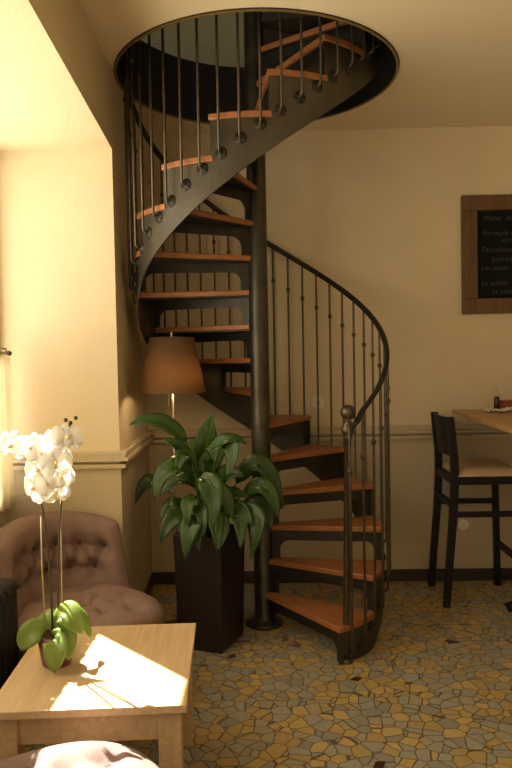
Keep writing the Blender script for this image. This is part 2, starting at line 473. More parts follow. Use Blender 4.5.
# landing plate where the stair reaches the upper floor
thl = TH1 + ST * NT
bm = prism(bmesh.new(), sector(thl, thl + 38, .05, .70, .02), R1 * (NT + 1) - .05, R1 * (NT + 1))
obj('landing', bm, M['partition'], stair)

# cut string: stepped top, smooth helical bottom
bm = bmesh.new(); ring4 = []
ro, ri = .676, .668
cols = []
for k in range(1, NT + 1):
    n = 8
    for i in range(n + 1):
        d = TH1 + ST * (k - 1) + (ST - .02) * i / n + .0001
        cols.append((d, R1 * k - .0305))
prev = None
for d, zt in cols:
    zb = max(.001, S(d) - .368)
    q = [bm.verts.new(P3(d, ro, zb)), bm.verts.new(P3(d, ro, zt)), bm.verts.new(P3(d, ri, zt)), bm.verts.new(P3(d, ri, zb))]
    if prev:
        for i in range(4): bm.faces.new((prev[i], prev[(i + 1) % 4], q[(i + 1) % 4], q[i]))
    else: bm.faces.new(q)
    prev = q
bm.faces.new(prev[::-1])
obj('outer_string', bm, M['string'], stair)
# newel with ball
NA = -52.0; np_ = P3(NA, .662, 0)
bm = lathe(bmesh.new(), [(.034, 0), (.034, .008), (.02, .02), (.0175, .03), (.0175, 1.105), (.024, 1.112), (.02, 1.12), (.03, 1.135), (.033, 1.15), (.028, 1.168), (.018, 1.185), (.017, 1.195)], 20)
newel = obj('newel_post', bm, M['rod'], stair, smooth=True, loc=np_); newel.rotation_euler = (0, .022, 0)
obj('ball_finial', lathe(bmesh.new(), sphere_prof(.038, 1.235, 14, -68, 89), 24), M['rod'], newel, smooth=True)
# handrail
pts = [np_ + Vector((.030, 0, 1.15))]; d = NA + 5
while d < TH1 + ST * NT + 4:
    z = S(d) + .95
    if d < TH1 + 22: z = max(z, 1.148) if d > NA + 8 else 1.15 + (S(NA + 8) + .95 - 1.15) * max(0, (d - NA - 2.5) / 5.5)
    pts.append(P3(d, .705, z)); d += 3.0
obj('handrail', tube(bmesh.new(), pts, .0165, 12, flat=(1, .8)), M['steel'], stair, smooth=True)
# balusters: rod, collar, bent foot; rosette where the foot meets the string
LB = .95 + .222
rb = .709
bm = bmesh.new(); foot = [(.674 + .002, 0, 0), (.688, 0, .0015), (.702, 0, .007), (rb, 0, .017)]
tube(bm, foot + [(rb, 0, LB - .02), (rb - .006, 0, LB - .004)], .0068, 8)
lathe(bm, [(.0068, -.014), (.0125, -.008), (.0135, 0), (.0125, .008), (.0068, .014)], 12, (rb, 0, LB - .225), cap=False)
bal0 = obj('baluster', bm, M['rod'], stair, smooth=True)
bm = bmesh.new(); pr = [(.0, 0), (.012, 0)]
lathe(bm, [(.030, -.003), (.030, .004), (.026, .007), (.012, .009), (.010, .013), (.002, .014)], 20)
for k in range(6):
    a = k * PI / 3
    lathe(bm, sphere_prof(.007, .005, 6, -60, 89), 8, (.020 * math.cos(a), .020 * math.sin(a), 0))
bmesh.ops.transform(bm, matrix=Matrix.Translation((.673, 0, .002)) @ Matrix.Rotation(PI / 2, 4, 'Y'), verts=bm.verts)
obj('rosette', bm, M['steel'], bal0, smooth=True)
nb = int((NT * ST) / (ST / 3))
for i in range(nb):
    d = TH1 + (ST / 3) * (i + .56)
    if S(d) - .222 < .03: zf = .03
    else: zf = S(d) - .222
    if i == 0: o = bal0
    elif zf <= .03: o = dup(bal0, stair)
    else: o = dup(bal0, stair)
    o.location = (0, 0, S(d) - .222); o.rotation_euler = (0, 0, math.radians(d))
# the first balusters reach down to the floor-level string only: shorten them
low = [o for o in stair.children if o.name.startswith('baluster') and o.location.z < .04]
for o in low:
    lift = .04 - o.location.z
    me = o.data.copy(); o.data = me
    for v in me.vertices:
        if v.co.z > .1: v.co.z -= lift
    o.location.z = .04

# ------------------------------------------------------------------ floor lamp
lamp = thing('floor_lamp', 'floor lamp with brown conical shade in the corner under the stairs', 'lamp', (-.540, 3.85, 0))
obj('base', lathe(bmesh.new(), [(.095, 0), (.095, .012), (.09, .018), (.012, .024)], 28), M['iron'], lamp, smooth=True)
obj('pole', tube(bmesh.new(), [(0, 0, .02), (0, 0, 1.62)], .0075, 10), M['chrome'], lamp, smooth=True)
zb, zt, rb_, rt_ = 1.327, 1.632, .184, .124
sh = obj('lamp_shade', lathe(bmesh.new(), [(rb_, zb), (rt_, zt), (rt_ - .003, zt), (rb_ - .003, zb), (rb_, zb)], 48, cap=False), M['shade'], lamp, smooth=True)
bm = bmesh.new()
for a in range(3):
    an = a * 2 * PI / 3
    tube(bm, [(0, 0, zt - .01), (rt_ * math.cos(an) * .99, rt_ * math.sin(an) * .99, zt - .01)], .002, 6)
obj('shade_carrier', bm, M['chrome'], sh)
obj('finial', lathe(bmesh.new(), [(.005, 1.62), (.009, 1.632), (.006, 1.645), (.009, 1.655), (.001, 1.668)], 12), M['chrome'], lamp, smooth=True)
obj('bulb', lathe(bmesh.new(), [(.012, 1.40), (.02, 1.41), (.033, 1.44), (.03, 1.47), (.012, 1.488), (.001, 1.49)], 16, (.03, 0, 0)), M['cap'], lamp, smooth=True)
obj('pull_chain', tube(bmesh.new(), [(-.022, -.01, 1.37), (-.022, -.01, 1.255)], .0025, 6), M['chrome'], lamp)

# ------------------------------------------------------------------ peace lily in a tall planter
lily = thing('potted_peace_lily', 'leafy green plant in a tall dark square planter beside the stair column', 'potted plant', (0, 0, 0))
fc = Vector((-.269, 3.49)); e1 = Vector((.103, .262)); e1n = e1.normalized(); e2 = Vector((-e1n.y, e1n.x)) * .250
ctr = fc + e1 / 2 + e2 / 2
def sq(sc_): return [tuple(ctr + (fc + a * e1 + b * e2 - ctr) * sc_) for a, b in ((0, 0), (1, 0), (1, 1), (0, 1))]
bm = bmesh.new(); rings = []
for s_, z in ((.97, 0), (.99, .02), (1.10, .583), (1.10, .603), (1.01, .603), (.98, .54)):
    rings.append([bm.verts.new((x, y, z)) for x, y in sq(s_)])
for a, b in zip(rings, rings[1:]):
    for k in range(4): bm.faces.new((a[k], a[(k + 1) % 4], b[(k + 1) % 4], b[k]))
bm.faces.new(rings[0][::-1]); bm.faces.new(rings[-1])
obj('planter', bm, M['planter'], lily, bevel=.004)
bm = bmesh.new(); q = [bm.verts.new((x, y, .563 + random.uniform(-.005, .01))) for x, y in sq(.955)]
bm.faces.new(q); bmesh.ops.subdivide_edges(bm, edges=bm.edges[:], cuts=5, use_grid_fill=True)
for v in bm.verts: v.co.z += random.uniform(0, .012)
obj('soil', bm, M['soil'], lily, smooth=True)

def leaf(name, root, p0, pm, p1, w, m, parent, hint=None, fold=.22, pet=.004, n=16, peak=.42, roll=0, tipw=.0, wave=.0):
    p0, pm, p1 = Vector(p0), Vector(pm), Vector(p1)
    bm = bmesh.new(); uvl = bm.loops.layers.uv.new('UVMap')
    def bz(t): c = pm * 2 - (p0 + p1) / 2; return p0 * (1 - t) ** 2 + c * 2 * t * (1 - t) + p1 * t * t
    rows = []; ns = 3; ph = random.uniform(0, 6)
    uvs = {}
    for i in range(n + 1):
        t = i / n; c = bz(t); d = (bz(min(1, t + .02)) - bz(max(0, t - .02))).normalized()
        h = Vector(hint) if hint else Vector((0, 0, 1))
        if abs(d.dot(h.normalized())) > .97: h = Vector((0, -1, .3))
        s = d.cross(h).normalized(); u = s.cross(d).normalized()
        if roll:
            s, u = s * math.cos(roll) + u * math.sin(roll), u * math.cos(roll) - s * math.sin(roll)
        a = peak * 2.0; b = 2.0 - a
        prof = (max(1e-4, t) ** a) * (max(0, 1 - t) ** b) / ((peak ** a) * ((1 - peak) ** b))
        ww = w / 2 * max(prof ** .75, .02 if i < n else .004)
        row = []
        for j in range(-ns, ns + 1):
            f = j / ns
            z = fold * ww * abs(f) - fold * .35 * ww * f * f + wave * ww * math.sin(t * 14 + ph + (0 if j > 0 else 1.5)) * f * f
            v = bm.verts.new(c + s * ww * f + u * z); row.append(v); uvs[v] = (f, t)
        rows.append(row)
    for a_, b_ in zip(rows, rows[1:]):
        for j in range(2 * ns):
            fc_ = bm.faces.new((a_[j], a_[j + 1], b_[j + 1], b_[j]))
    for f in bm.faces:
        for l in f.loops: l[uvl].uv = uvs[l.vert]
    if root is not None:
        root = Vector(root); mid = (root + p0) / 2 + Vector((0, 0, .03)) ; d0 = (bz(.03) - p0).normalized()
        pp = []
        for i in range(9):
            t = i / 8; c = p0 - d0 * (p0 - root).length * .35
            c = (c + root + Vector((0, 0, (p0 - root).length * .55))) / 2
            pp.append(root * (1 - t) ** 2 + c * 2 * t * (1 - t) + p0 * t * t)
        tube(bm, pp, [pet * (1.3 - .5 * i / 8) for i in range(9)], 6)
    return obj(name, bm, m, parent, smooth=True, solid=.0012)

LEAVES = [
 ((-0.443, 3.65, 1.073), (-0.58, 3.6, 1.191), (-0.731, 3.57, 1.175), .085),
 ((-0.429, 3.65, 0.962), (-0.484, 3.6, 1.059), (-0.562, 3.57, 1.085), .07),
 ((-0.344, 3.75, 0.907), (-0.342, 3.7, 1.076), (-0.304, 3.67, 1.217), .125),
 ((-0.355, 3.65, 0.96), (-0.239, 3.6, 1.086), (-0.124, 3.57, 1.062), .09),
 ((-0.255, 3.6, 1.05), (-0.2, 3.55, 1.04), (-0.233, 3.52, 0.881), .09),
 ((-0.398, 3.55, 0.919), (-0.519, 3.5, 0.96), (-0.594, 3.47, 0.799), .115),
 ((-0.411, 3.65, 0.839), (-0.488, 3.6, 0.881), (-0.585, 3.57, 0.799), .085),
 ((-0.365, 3.47, 0.912), (-0.296, 3.42, 0.86), (-0.298, 3.39, 0.667), .12),
 ((-0.385, 3.5, 0.815), (-0.421, 3.45, 0.78), (-0.414, 3.42, 0.676), .075),
 ((-0.424, 3.55, 0.707), (-0.51, 3.5, 0.694), (-0.564, 3.47, 0.58), .085),
 ((-0.369, 3.47, 0.689), (-0.409, 3.42, 0.671), (-0.434, 3.39, 0.515), .105),
 ((-0.265, 3.5, 0.732), (-0.253, 3.45, 0.652), (-0.278, 3.42, 0.554), .075),
 ((-0.196, 3.8, 0.82), (-0.051, 3.75, 0.93), (0.064, 3.72, 0.689), .11),
 ((-0.153, 3.65, 0.787), (-0.03, 3.6, 0.832), (0.029, 3.57, 0.67), .10),
 ((-0.176, 3.55, 0.719), (-0.083, 3.5, 0.688), (-0.116, 3.47, 0.493), .11),
 ((-0.162, 3.8, 0.72), (-0.055, 3.74, 0.701), (-0.008, 3.72, 0.569), .10),
 ((-0.618, 3.9, 0.79), (-0.70, 3.87, 0.824), (-0.765, 3.85, 0.704), .08),
 # inner leaves
 ((-.31, 3.56, .70), (-.285, 3.47, .70), (-.275, 3.41, .545), .09),
 ((-.24, 3.58, .69), (-.17, 3.50, .70), (-.165, 3.44, .55), .09),
 ((-.36, 3.58, .66), (-.38, 3.48, .69), (-.365, 3.41, .55), .085),
 ((-.20, 3.62, .70), (-.12, 3.56, .72), (-.09, 3.52, .575), .09),
 ((-.36, 3.70, .80), (-.33, 3.66, .97), (-.25, 3.60, 1.06), .10),
 ((-.30, 3.68, .78), (-.24, 3.62, .90), (-.14, 3.55, .90), .11),
 ((-.33, 3.62, .74), (-.26, 3.55, .82), (-.20, 3.47, .70), .11),
 ((-.40, 3.72, .80), (-.46, 3.74, .95), (-.55, 3.74, .98), .09),
 ((-.33, 3.78, .85), (-.28, 3.84, 1.02), (-.20, 3.88, 1.05), .10),
 ((-.38, 3.78, .85), (-.42, 3.86, 1.0), (-.46, 3.9, 1.06), .09),
 ((-.37, 3.56, .70), (-.36, 3.49, .76), (-.34, 3.42, .62), .10),
 ((-.28, 3.60, .68), (-.18, 3.53, .74), (-.10, 3.47, .66), .10),
 ((-.44, 3.64, .70), (-.52, 3.60, .76), (-.58, 3.56, .68), .085),
 ((-.33, 3.70, .90), (-.30, 3.62, 1.04), (-.29, 3.53, .98), .10),
 ((-.42, 3.60, .95), (-.45, 3.54, 1.02), (-.48, 3.49, .92), .08),
 ((-.31, 3.65, .70), (-.22, 3.60, .80), (-.12, 3.60, .78), .09),
]
for p0, pm, p1, w in LEAVES:
    a = Vector(p0); rx = ctr.x + (a.x - ctr.x) * .25; ry = ctr.y + (a.y - ctr.y) * .25
    leaf('leaf', (max(ctr.x - .09, min(ctr.x + .09, rx)), max(ctr.y - .09, min(ctr.y + .09, ry)), .563), p0, pm, p1, w * 1.02, M['lily'], lily,
         hint=(random.uniform(-.2, .2), -.75, .75), fold=.32, wave=.09, peak=.39, roll=random.uniform(-.3, .3))

# ------------------------------------------------------------------ tufted armchairs
def seg_d(p, a, b):
    ab = b - a; t = max(0, min(1, (p - a).dot(ab) / ab.dot(ab))); return (p - a - ab * t).length
def tufts(p, pts, links, dep=.032, rad=.045, pd=.010, pr=.013):
    z = 0
    for q in pts: z += dep * math.exp(-((p - q).length / rad) ** 2)
    m = 0
    for i, j in links: m = max(m, math.exp(-(seg_d(p, pts[i], pts[j]) / pr) ** 2))
    return z + pd * m
def grid_links(pts, lim):
    return [(i, j) for i in range(len(pts)) for j in range(i) if (pts[i] - pts[j]).length < lim]

SB = [Vector(p) for p in ((0, .0), (.13, .0), (-.13, .0), (.065, .11), (-.065, .11), (.065, -.11), (-.065, -.11), (.195, .11), (-.195, .11), (.195, -.11), (-.195, -.11), (0, .21), (0, -.21))]
def make_chair(label, loc, rz):
    """chair facing its local +x; origin on the floor under the seat centre"""
    t = thing('tufted_armchair', label, 'armchair', loc, rz, 'buttoned mauve armchairs')
    # seat cushion: domed superellipse pad with buttoned dimples
    bm = bmesh.new(); N, K = 72, 26; a_, b_ = .325, .305
    def sh(a): 
        c, s = math.cos(a), math.sin(a); e = 2 / 2.5
        return Vector((a_ * math.copysign(abs(c) ** e, c), b_ * math.copysign(abs(s) ** e, s)))
    LK = grid_links(SB, .14)
    def top(p, u):
        z = .365 + .075 * (max(0, 1 - u ** 4)) ** .5
        return z - tufts(p, SB, LK) * (1 if u < .9 else 0)
    rings = []
    for k in range(1, K + 1):
        u = math.sin(k / K * PI / 2)
        rings.append([bm.verts.new((*(sh(2 * PI * i / N) * u), top(sh(2 * PI * i / N) * u, u))) for i in range(N)])
    c0 = bm.verts.new((0, 0, top(Vector((0, 0)), 0)))
    for i in range(N): bm.faces.new((c0, rings[0][i], rings[0][(i + 1) % N]))
    for s_, z in ((1.0, .345), (.985, .315), (.95, .30), (.93, .27), (.93, .215), (.90, .20)):
        rings.append([bm.verts.new((*(sh(2 * PI * i / N) * s_), z)) for i in range(N)])
    for r1, r2 in zip(rings, rings[1:]):
        for i in range(N): bm.faces.new((r1[i], r2[i], r2[(i + 1) % N], r1[(i + 1) % N]))
    bm.faces.new(rings[-1])
    seat = obj('seat_cushion', bm, M['velvet'], t, smooth=True)
    def button(p, parent, nrm):
        b = lathe(bmesh.new(), [(.012, -.003), (.0135, .001), (.010, .005), (.001, .007)], 12)
        q = Vector((0, 0, 1)).rotation_difference(Vector(nrm)).to_matrix().to_4x4()
        bmesh.ops.transform(b, matrix=Matrix.Translation(p) @ q, verts=b.verts)
        obj('button', b, M['button'], parent, smooth=True)
    for q in SB: button((q.x, q.y, top(q, q.length / .33) + .002), seat, (0, 0, 1))
    # wrap-round back: profile swept through an arc, rolled over at the top
    A0 = 74.; NA_, rows = 90, []
    BB = [Vector(p) for p in [(x * .135, .51) for x in (-2, -1, 0, 1, 2)] + [(x * .135, .63) for x in (-2.5, -1.5, -.5, .5, 1.5, 2.5)]]
    LKB = grid_links(BB, .165)
    def pos(an, f, z, out):
        """an degrees off the back axis, z height, out = 0 inner face .. 1 outer face"""
        hgt = .775 - .075 * abs(an / A0) ** 2.2
        zz = .26 + (z - .26) * (hgt - .26) / (.80 - .26)
        lean = .10 * (zz - .30) / .5
        rr = .262 + lean * .8 + out
        ang = PI + math.radians(an * (1 - .31 * (zz - .26) / .54))
        return Vector((rr * math.cos(ang) * 1.04, rr * math.sin(ang), zz))
    prof = []
    for i in range(44): prof.append((.26 + .46 * i / 43, 0))
    for i in range(1, 12): a = PI * i / 12; prof.append((.735 + .062 * math.sin(a), .062 - .062 * math.cos(a) - .0))
    for i in range(10): prof.append((.70 - .50 * i / 9, .112 - .03 * i / 9))
    for i in range(NA_ + 1):
        an = -A0 + 2 * A0 * i / NA_
        end = 1 - max(0, (abs(an) - (A0 - 9)) / 9) ** 2
        tk = math.sqrt(max(.02, end))
        row = []
        for z, out in prof:
            o_ = .058 + (out - .058) * tk
            if out == 0 and z > .40:
                p2 = Vector((math.radians(an) * .345, z)); o_ += tufts(p2, BB, LKB, .052, .046, .014, .013)
            row.append(bm_v(rows, pos(an, 0, z, o_)))
        rows.append(row)
    bm = bmesh.new(); V = [[bm.verts.new(p) for p in r] for r in rows]
    m = len(prof)
    for r1, r2 in zip(V, V[1:]):
        for k in range(m): bm.faces.new((r1[k], r2[k], r2[(k + 1) % m], r1[(k + 1) % m]))
    bm.faces.new(V[0]); bm.faces.new(V[-1][::-1])
    back = obj('backrest', bm, M['velvet'], t, smooth=True)
    for q in BB:
        an = math.degrees(q.x / .345)
        if abs(an) > A0 - 8: continue
        p = pos(an, 0, q.y, .052 + .013); n = -Vector((p.x, p.y, 0)).normalized()
        button(p + n * .003, back, n)
    for sx, sy in ((.21, .2), (.21, -.2), (-.22, .2), (-.22, -.2)):
        obj('leg', lathe(bmesh.new(), [(.012, 0), (.015, .03), (.02, .12), (.026, .18), (.026, .215)], 12, (sx, sy, 0)), M['chair_leg'], t, smooth=True)
    return t
def bm_v(_, p): return p
make_chair('mauve buttoned armchair in the bay behind the oak coffee table, seen whole', (-.83, 3.07, 0), math.radians(-43))
make_chair('sunlit mauve buttoned armchair in front of the coffee table, cut by the bottom edge', (-.57, 1.665, 0), math.radians(32))

# ------------------------------------------------------------------ coffee table
ct = thing('coffee_table', 'low square pale oak coffee table with a bright patch of sun on its top', 'table', (-.597, 2.40, 0), math.radians(3.6))
w, d_ = .305, .335
top = obj('tabletop', nbox(-w, w, -d_, d_, .424, .45), M['oak'], ct, bevel=.003)
for s in (1, -1):
    obj('apron', nbox(-w + .06, w - .06, s * (d_ - .04) - .01, s * (d_ - .04) + .01, .33, .424), M['oak'], ct, bevel=.002)
    obj('apron', nbox(s * (w - .04) - .01, s * (w - .04) + .01, -d_ + .06, d_ - .06, .33, .424), M['oak'], ct, bevel=.002)
    for q in (1, -1):
        cx, cy = s * (w - .055), q * (d_ - .055)
        obj('leg', nbox(cx - .036, cx + .036, cy - .036, cy + .036, 0, .424), M['oak'], ct, bevel=.003)

# ------------------------------------------------------------------ orchid
OX, OY = -.765, 2.39
orch = thing('potted_orchid', 'white moth orchid in a plum pot on the oak coffee table', 'potted plant', (OX, OY, .45))
obj('pot', lathe(bmesh.new(), [(.046, 0), (.050, .004), (.062, .095), (.063, .108), (.058, .108), (.054, .09)], 28), M['pot'], orch, smooth=True)
obj('bark', lathe(bmesh.new(), [(.049, .082), (.049, .09), (.03, .096), (.001, .098)], 20), M['bark'], orch, smooth=True)
OL = [((-.015, -.02, .135), (-.06, -.055, .135), (-.098, -.07, .075), .085, (-.1, -1, .25)),
      ((.0, -.02, .10), (.026, -.085, .105), (.022, -.105, .012), .085, (.1, -.95, .2)),
      ((.0, .0, .115), (.045, -.035, .19), (.112, -.06, .125), .095, (0, -.6, .8)),
      ((.01, .01, .11), (.06, .03, .165), (.11, .05, .06), .08, (.3, -.2, .9)),
      ((-.01, .01, .10), (-.05, .05, .15), (-.11, .08, .10), .07, (-.2, -.2, 1)),
      ((.01, -.01, .105), (.05, -.055, .13), (.07, -.085, .045), .07, (.3, -.8, .4))]
for p0, pm, p1, ww, hh in OL:
    leaf('leaf', None, p0, pm, p1, ww, M['orchid_leaf'], orch, hint=hh, fold=.3, peak=.55)
def stem_pts(a, b, c, n=24):
    a, b, c = Vector(a), Vector(b), Vector(c); b = b * 2 - (a + c) / 2
    return [a * (1 - t) ** 2 + b * 2 * t * (1 - t) + c * t * t for t in [i / n for i in range(n + 1)]]
# px-free heights: stems stand about 0.75 m over the pot
stA = stem_pts((-.012, 0, .09), (-.02, -.01, .45), (-.06, -.03, .77))
stB = stem_pts((.012, 0, .09), (.022, .0, .45), (.075, -.02, .84))
obj('stem', tube(bmesh.new(), stA, [.0042 - .0015 * i / 24 for i in range(25)], 8), M['orchid_stem'], orch, smooth=True)
obj('stem', tube(bmesh.new(), stB, [.0042 - .0015 * i / 24 for i in range(25)], 8), M['orchid_stem'], orch, smooth=True)
obj('stake', tube(bmesh.new(), [(-.03, -.012, .07), (-.038, -.012, .35), (-.036, -.012, .52)], .0022, 6), M['stake'], orch, smooth=True)
obj('stake', tube(bmesh.new(), [(.02, .008, .07), (.03, .004, .6)], .0022, 6), M['stake'], orch, smooth=True)

def petal_into(bm, ang, ln, wd, cup, peak=.6, n=9):
    rows = []; ns = 3
    for i in range(n + 1):
        t = i / n; a = peak * 2; b = 2 - a
        pr = ((max(1e-3, t) ** a) * (max(0, 1 - t) ** b) / ((peak ** a) * ((1 - peak) ** b))) ** .55
        r = ln * (.06 + .94 * t); ww = wd / 2 * max(pr, .04)
        row = []
        for j in range(-ns, ns + 1):
            f = j / ns
            x, y = r, ww * f; z = cup * (math.sin(t * PI * .8) * .35 - t * t * .5) + .10 * wd * (1 - f * f) * math.sin(t * PI)
            row.append(bm.verts.new((x * math.cos(ang) - y * math.sin(ang), x * math.sin(ang) + y * math.cos(ang), z)))
        rows.append(row)
    for a_, b_ in zip(rows, rows[1:]):
        for j in range(2 * ns): bm.faces.new((a_[j], a_[j + 1], b_[j + 1], b_[j]))
def flower_meshes(sz):
    bm = bmesh.new()
    for a in (90, 215, 325): petal_into(bm, math.radians(a), .046 * sz, .032 * sz, .012 * sz)
    b2 = bmesh.new()
    for a in (12, 168): petal_into(b2, math.radians(a), .052 * sz, .062 * sz, .010 * sz, .58)
    for v in b2.verts: v.co.z += .003
    me = bpy.data.meshes.new('tmp'); b2.to_mesh(me); b2.free(); bm.from_mesh(me); bpy.data.meshes.remove(me)
    lip = bmesh.new()
    lathe(lip, [(.001, .02 * sz), (.005 * sz, .018 * sz), (.007 * sz, .008 * sz), (.004 * sz, .0)], 10)
    petal_into(lip, math.radians(270), .022 * sz, .016 * sz, -.03 * sz, .5)
    for v in lip.verts: v.co.z += .002
    return bm, lip
fb, lb = flower_meshes(1.0)
fl0 = obj('flower', fb, M['petal'], orch, smooth=True, solid=.0008)
obj('lip', lb, M['lip'], fl0, smooth=True)
# (offset x, offset y, height over the tabletop, facing) along the two arching sprays
FL = [(-.112, -.05, .772, (-.3, -.9, .05), 1.1), (-.042, -.045, .765, (-.35, -.9, .1), 1.05), (-.012, -.05, .745, (.1, -.95, .1), 1.0),
      (.035, -.03, .785, (-.2, -.95, .25), 1.0), (.068, -.035, .795, (.45, -.85, .3), 1.05), (-.02, -.055, .69, (-.25, -.95, 0), 1.05),
      (.035, -.055, .715, (.3, -.95, .05), 1.0), (.045, -.05, .66, (.5, -.85, 0), .95), (-.035, -.055, .63, (-.5, -.85, -.1), 1.05),
      (.008, -.055, .645, (.15, -1, 0), 1.0), (.030, -.05, .61, (.4, -.9, -.1), .9), (-.015, -.03, .60, (0, -1, -.1), .85), (.02, .03, .72, (.3, .9, .1), 1), (.0, .02, .66, (-.8, .5, 0), .95)]
for i, (x, y, z, n, s) in enumerate(FL):
    o = fl0 if i == 0 else dup(fl0, orch)
    nv = Vector(n).normalized(); zq = nv; yq = (Vector((0, 0, 1)) - nv * nv.z).normalized(); xq = yq.cross(zq)
    mm = Matrix((xq, yq, zq)).transposed()
    o.rotation_euler = (mm @ Matrix.Rotation(random.uniform(-.2, .2), 3, 'Z')).to_euler()
    o.location = (x, y, z); o.scale = (s * 1.08,) * 3
for (x, y, z) in ((.078, -.02, .845), (.098, -.025, .862), (.062, -.02, .855)):
    obj('bud', lathe(bmesh.new(), sphere_prof(.0075, 0, 6), 8, (x, y, z)), M['orchid_stem'], orch, smooth=True)

# ------------------------------------------------------------------ radiator, curtain
rad = thing('radiator', 'black cast iron column radiator under the window at the left edge', 'radiator', (0, 0, 0))
for k in range(9):
    y = 2.77 - k * .058
    bm = bmesh.new()
    for x in (-1.19, -1.125, -1.06):
        tube(bm, [(x, y, .07), (x, y, .59)], .019, 10)
    pts = [(-1.205, y, .585), (-1.19, y, .607), (-1.125, y, .615), (-1.06, y, .607), (-1.045, y, .585)]
    tube(bm, pts, .024, 10)
    tube(bm, [(-1.20, y, .085), (-1.05, y, .085)], .024, 10)
    if k in (0, 8):
        for x in (-1.19, -1.06): tube(bm, [(x, y, 0), (x, y, .09)], .015, 8)
    obj('column', bm, M['iron'], rad, smooth=True)
obj('pipe', tube(bmesh.new(), [(-1.125, 2.77, .09), (-1.125, 2.83, .09), (-1.125, 2.85, .07), (-1.125, 2.85, 0)], .012, 8), M['iron'], rad, smooth=True)

rod = thing('curtain_rod', 'thin dark curtain rod with a bracket on the window wall above the ivory curtain', 'curtain rod', (0, 0, 0))
CX = XW + .075
obj('rod', tube(bmesh.new(), [(CX, .9, 1.555), (CX, 3.46, 1.555)], .007, 8), M['rod'], rod, smooth=True)
obj('end_knob', lathe(bmesh.new(), sphere_prof(.014, 0, 8), 12, (CX, 3.47, 1.555)), M['rod'], rod, smooth=True)
for yb in (3.43, 2.0, 1.0):
    obj('bracket', tube(bmesh.new(), [(XW + .0, yb, 1.575), (CX, yb, 1.575), (CX, yb, 1.548)], .006, 8), M['rod'], rod, smooth=True)
bm = bmesh.new(); ny, nz = 200, 12; g = []
for i in range(ny + 1):
    y = 2.05 + (3.45 - 2.05) * i / ny
    amp = .017
    g.append([bm.verts.new((CX + .012 + amp * (.6 + .4 * (1 - k / nz)) * math.sin(i * .62) + .004 * math.sin(i * .21 + k * .3), y + .006 * math.sin(k * .9 + i * .1), .80 + (1.535 - .80) * k / nz)) for k in range(nz + 1)])
for a, b in zip(g, g[1:]):
    for k in range(nz): bm.faces.new((a[k], b[k], b[k + 1], a[k + 1]))
cur = obj('cafe_curtain', bm, M['linen'], None, smooth=True, solid=.0015)
tag(cur, 'ivory linen half curtain hanging over the window at the left edge', 'curtain')

# ------------------------------------------------------------------ bar table and what stands on it
bt = thing('bar_table', 'high honey-coloured wooden bar table against the back wall at the right edge', 'table', (0, 0, 0))
TZ = 1.148
obj('tabletop', prism(bmesh.new(), [(1.195, YB - .05), (1.141, 3.25), (2.15, 3.25), (2.15, YB - .05)], TZ - .024, TZ), M['bar_wood'], bt, bevel=.004)
for yy in (4.03, 3.42):
    ped = obj('pedestal', lathe(bmesh.new(), [(.05, .06), (.05, .10), (.035, .14), (.03, 1.05), (.05, 1.08), (.16, 1.10), (.16, TZ - .024)], 20, (1.72, yy, 0)), M['black_wood'], bt, smooth=True)
    for a in range(4):
        an = a * PI / 2 + PI; c, s = math.cos(an), math.sin(an)
        tube_pts = [(1.72 + c * r, yy + s * r, z) for r, z in ((.03, .12), (.12, .115), (.24, .08), (.32, .05), (.365, .028))]
        f = obj('foot', tube(bmesh.new(), tube_pts, [.03, .028, .025, .024, .028], 10), M['black_wood'], bt, smooth=True)

nap = bmesh.new(); NX = 14; g = []
for i in range(NX + 1):
    g.append([nap.verts.new((1.335 + .15 * i / NX, 4.27 + .11 * j / NX + .02 * math.sin(i * .4), TZ + .004 + .018 * abs(math.sin(i * 1.1 + j * .5)) * abs(math.sin(j * .8 + 1)) + (.012 * max(0, (i - 9) / 5)))) for j in range(NX + 1)])
for a, b in zip(g, g[1:]):
    for k in range(NX): nap.faces.new((a[k], b[k], b[k + 1], a[k + 1]))
tag(obj('paper_napkin', nap, M['white_paper'], None, smooth=True, solid=.002), 'crumpled white paper napkin on the bar table', 'napkin')
bot = thing('sauce_bottle', 'small dark bottle with a pale cap standing by the napkin on the bar table', 'bottle', (1.432, 4.42, TZ))
obj('body', lathe(bmesh.new(), [(.017, 0), (.019, .004), (.019, .075), (.016, .087), (.010, .097)], 18), M['bottle'], bot, smooth=True)
obj('cap', lathe(bmesh.new(), [(.0165, .092), (.0165, .116), (.010, .12), (.008, .142), (.002, .146)], 18), M['cap'], bot, smooth=True)
tray = thing('condiment_box', 'reddish brown low box behind the napkin at the right edge', 'box', (1.575, 4.50, TZ))
obj('body', nbox(-.10, .10, -.06, .06, 0, .05), M['red_clay'], tray, bevel=.004)
obj('lid', nbox(-.103, .103, -.063, .063, .05, .062), M['red_clay'], tray, bevel=.003)

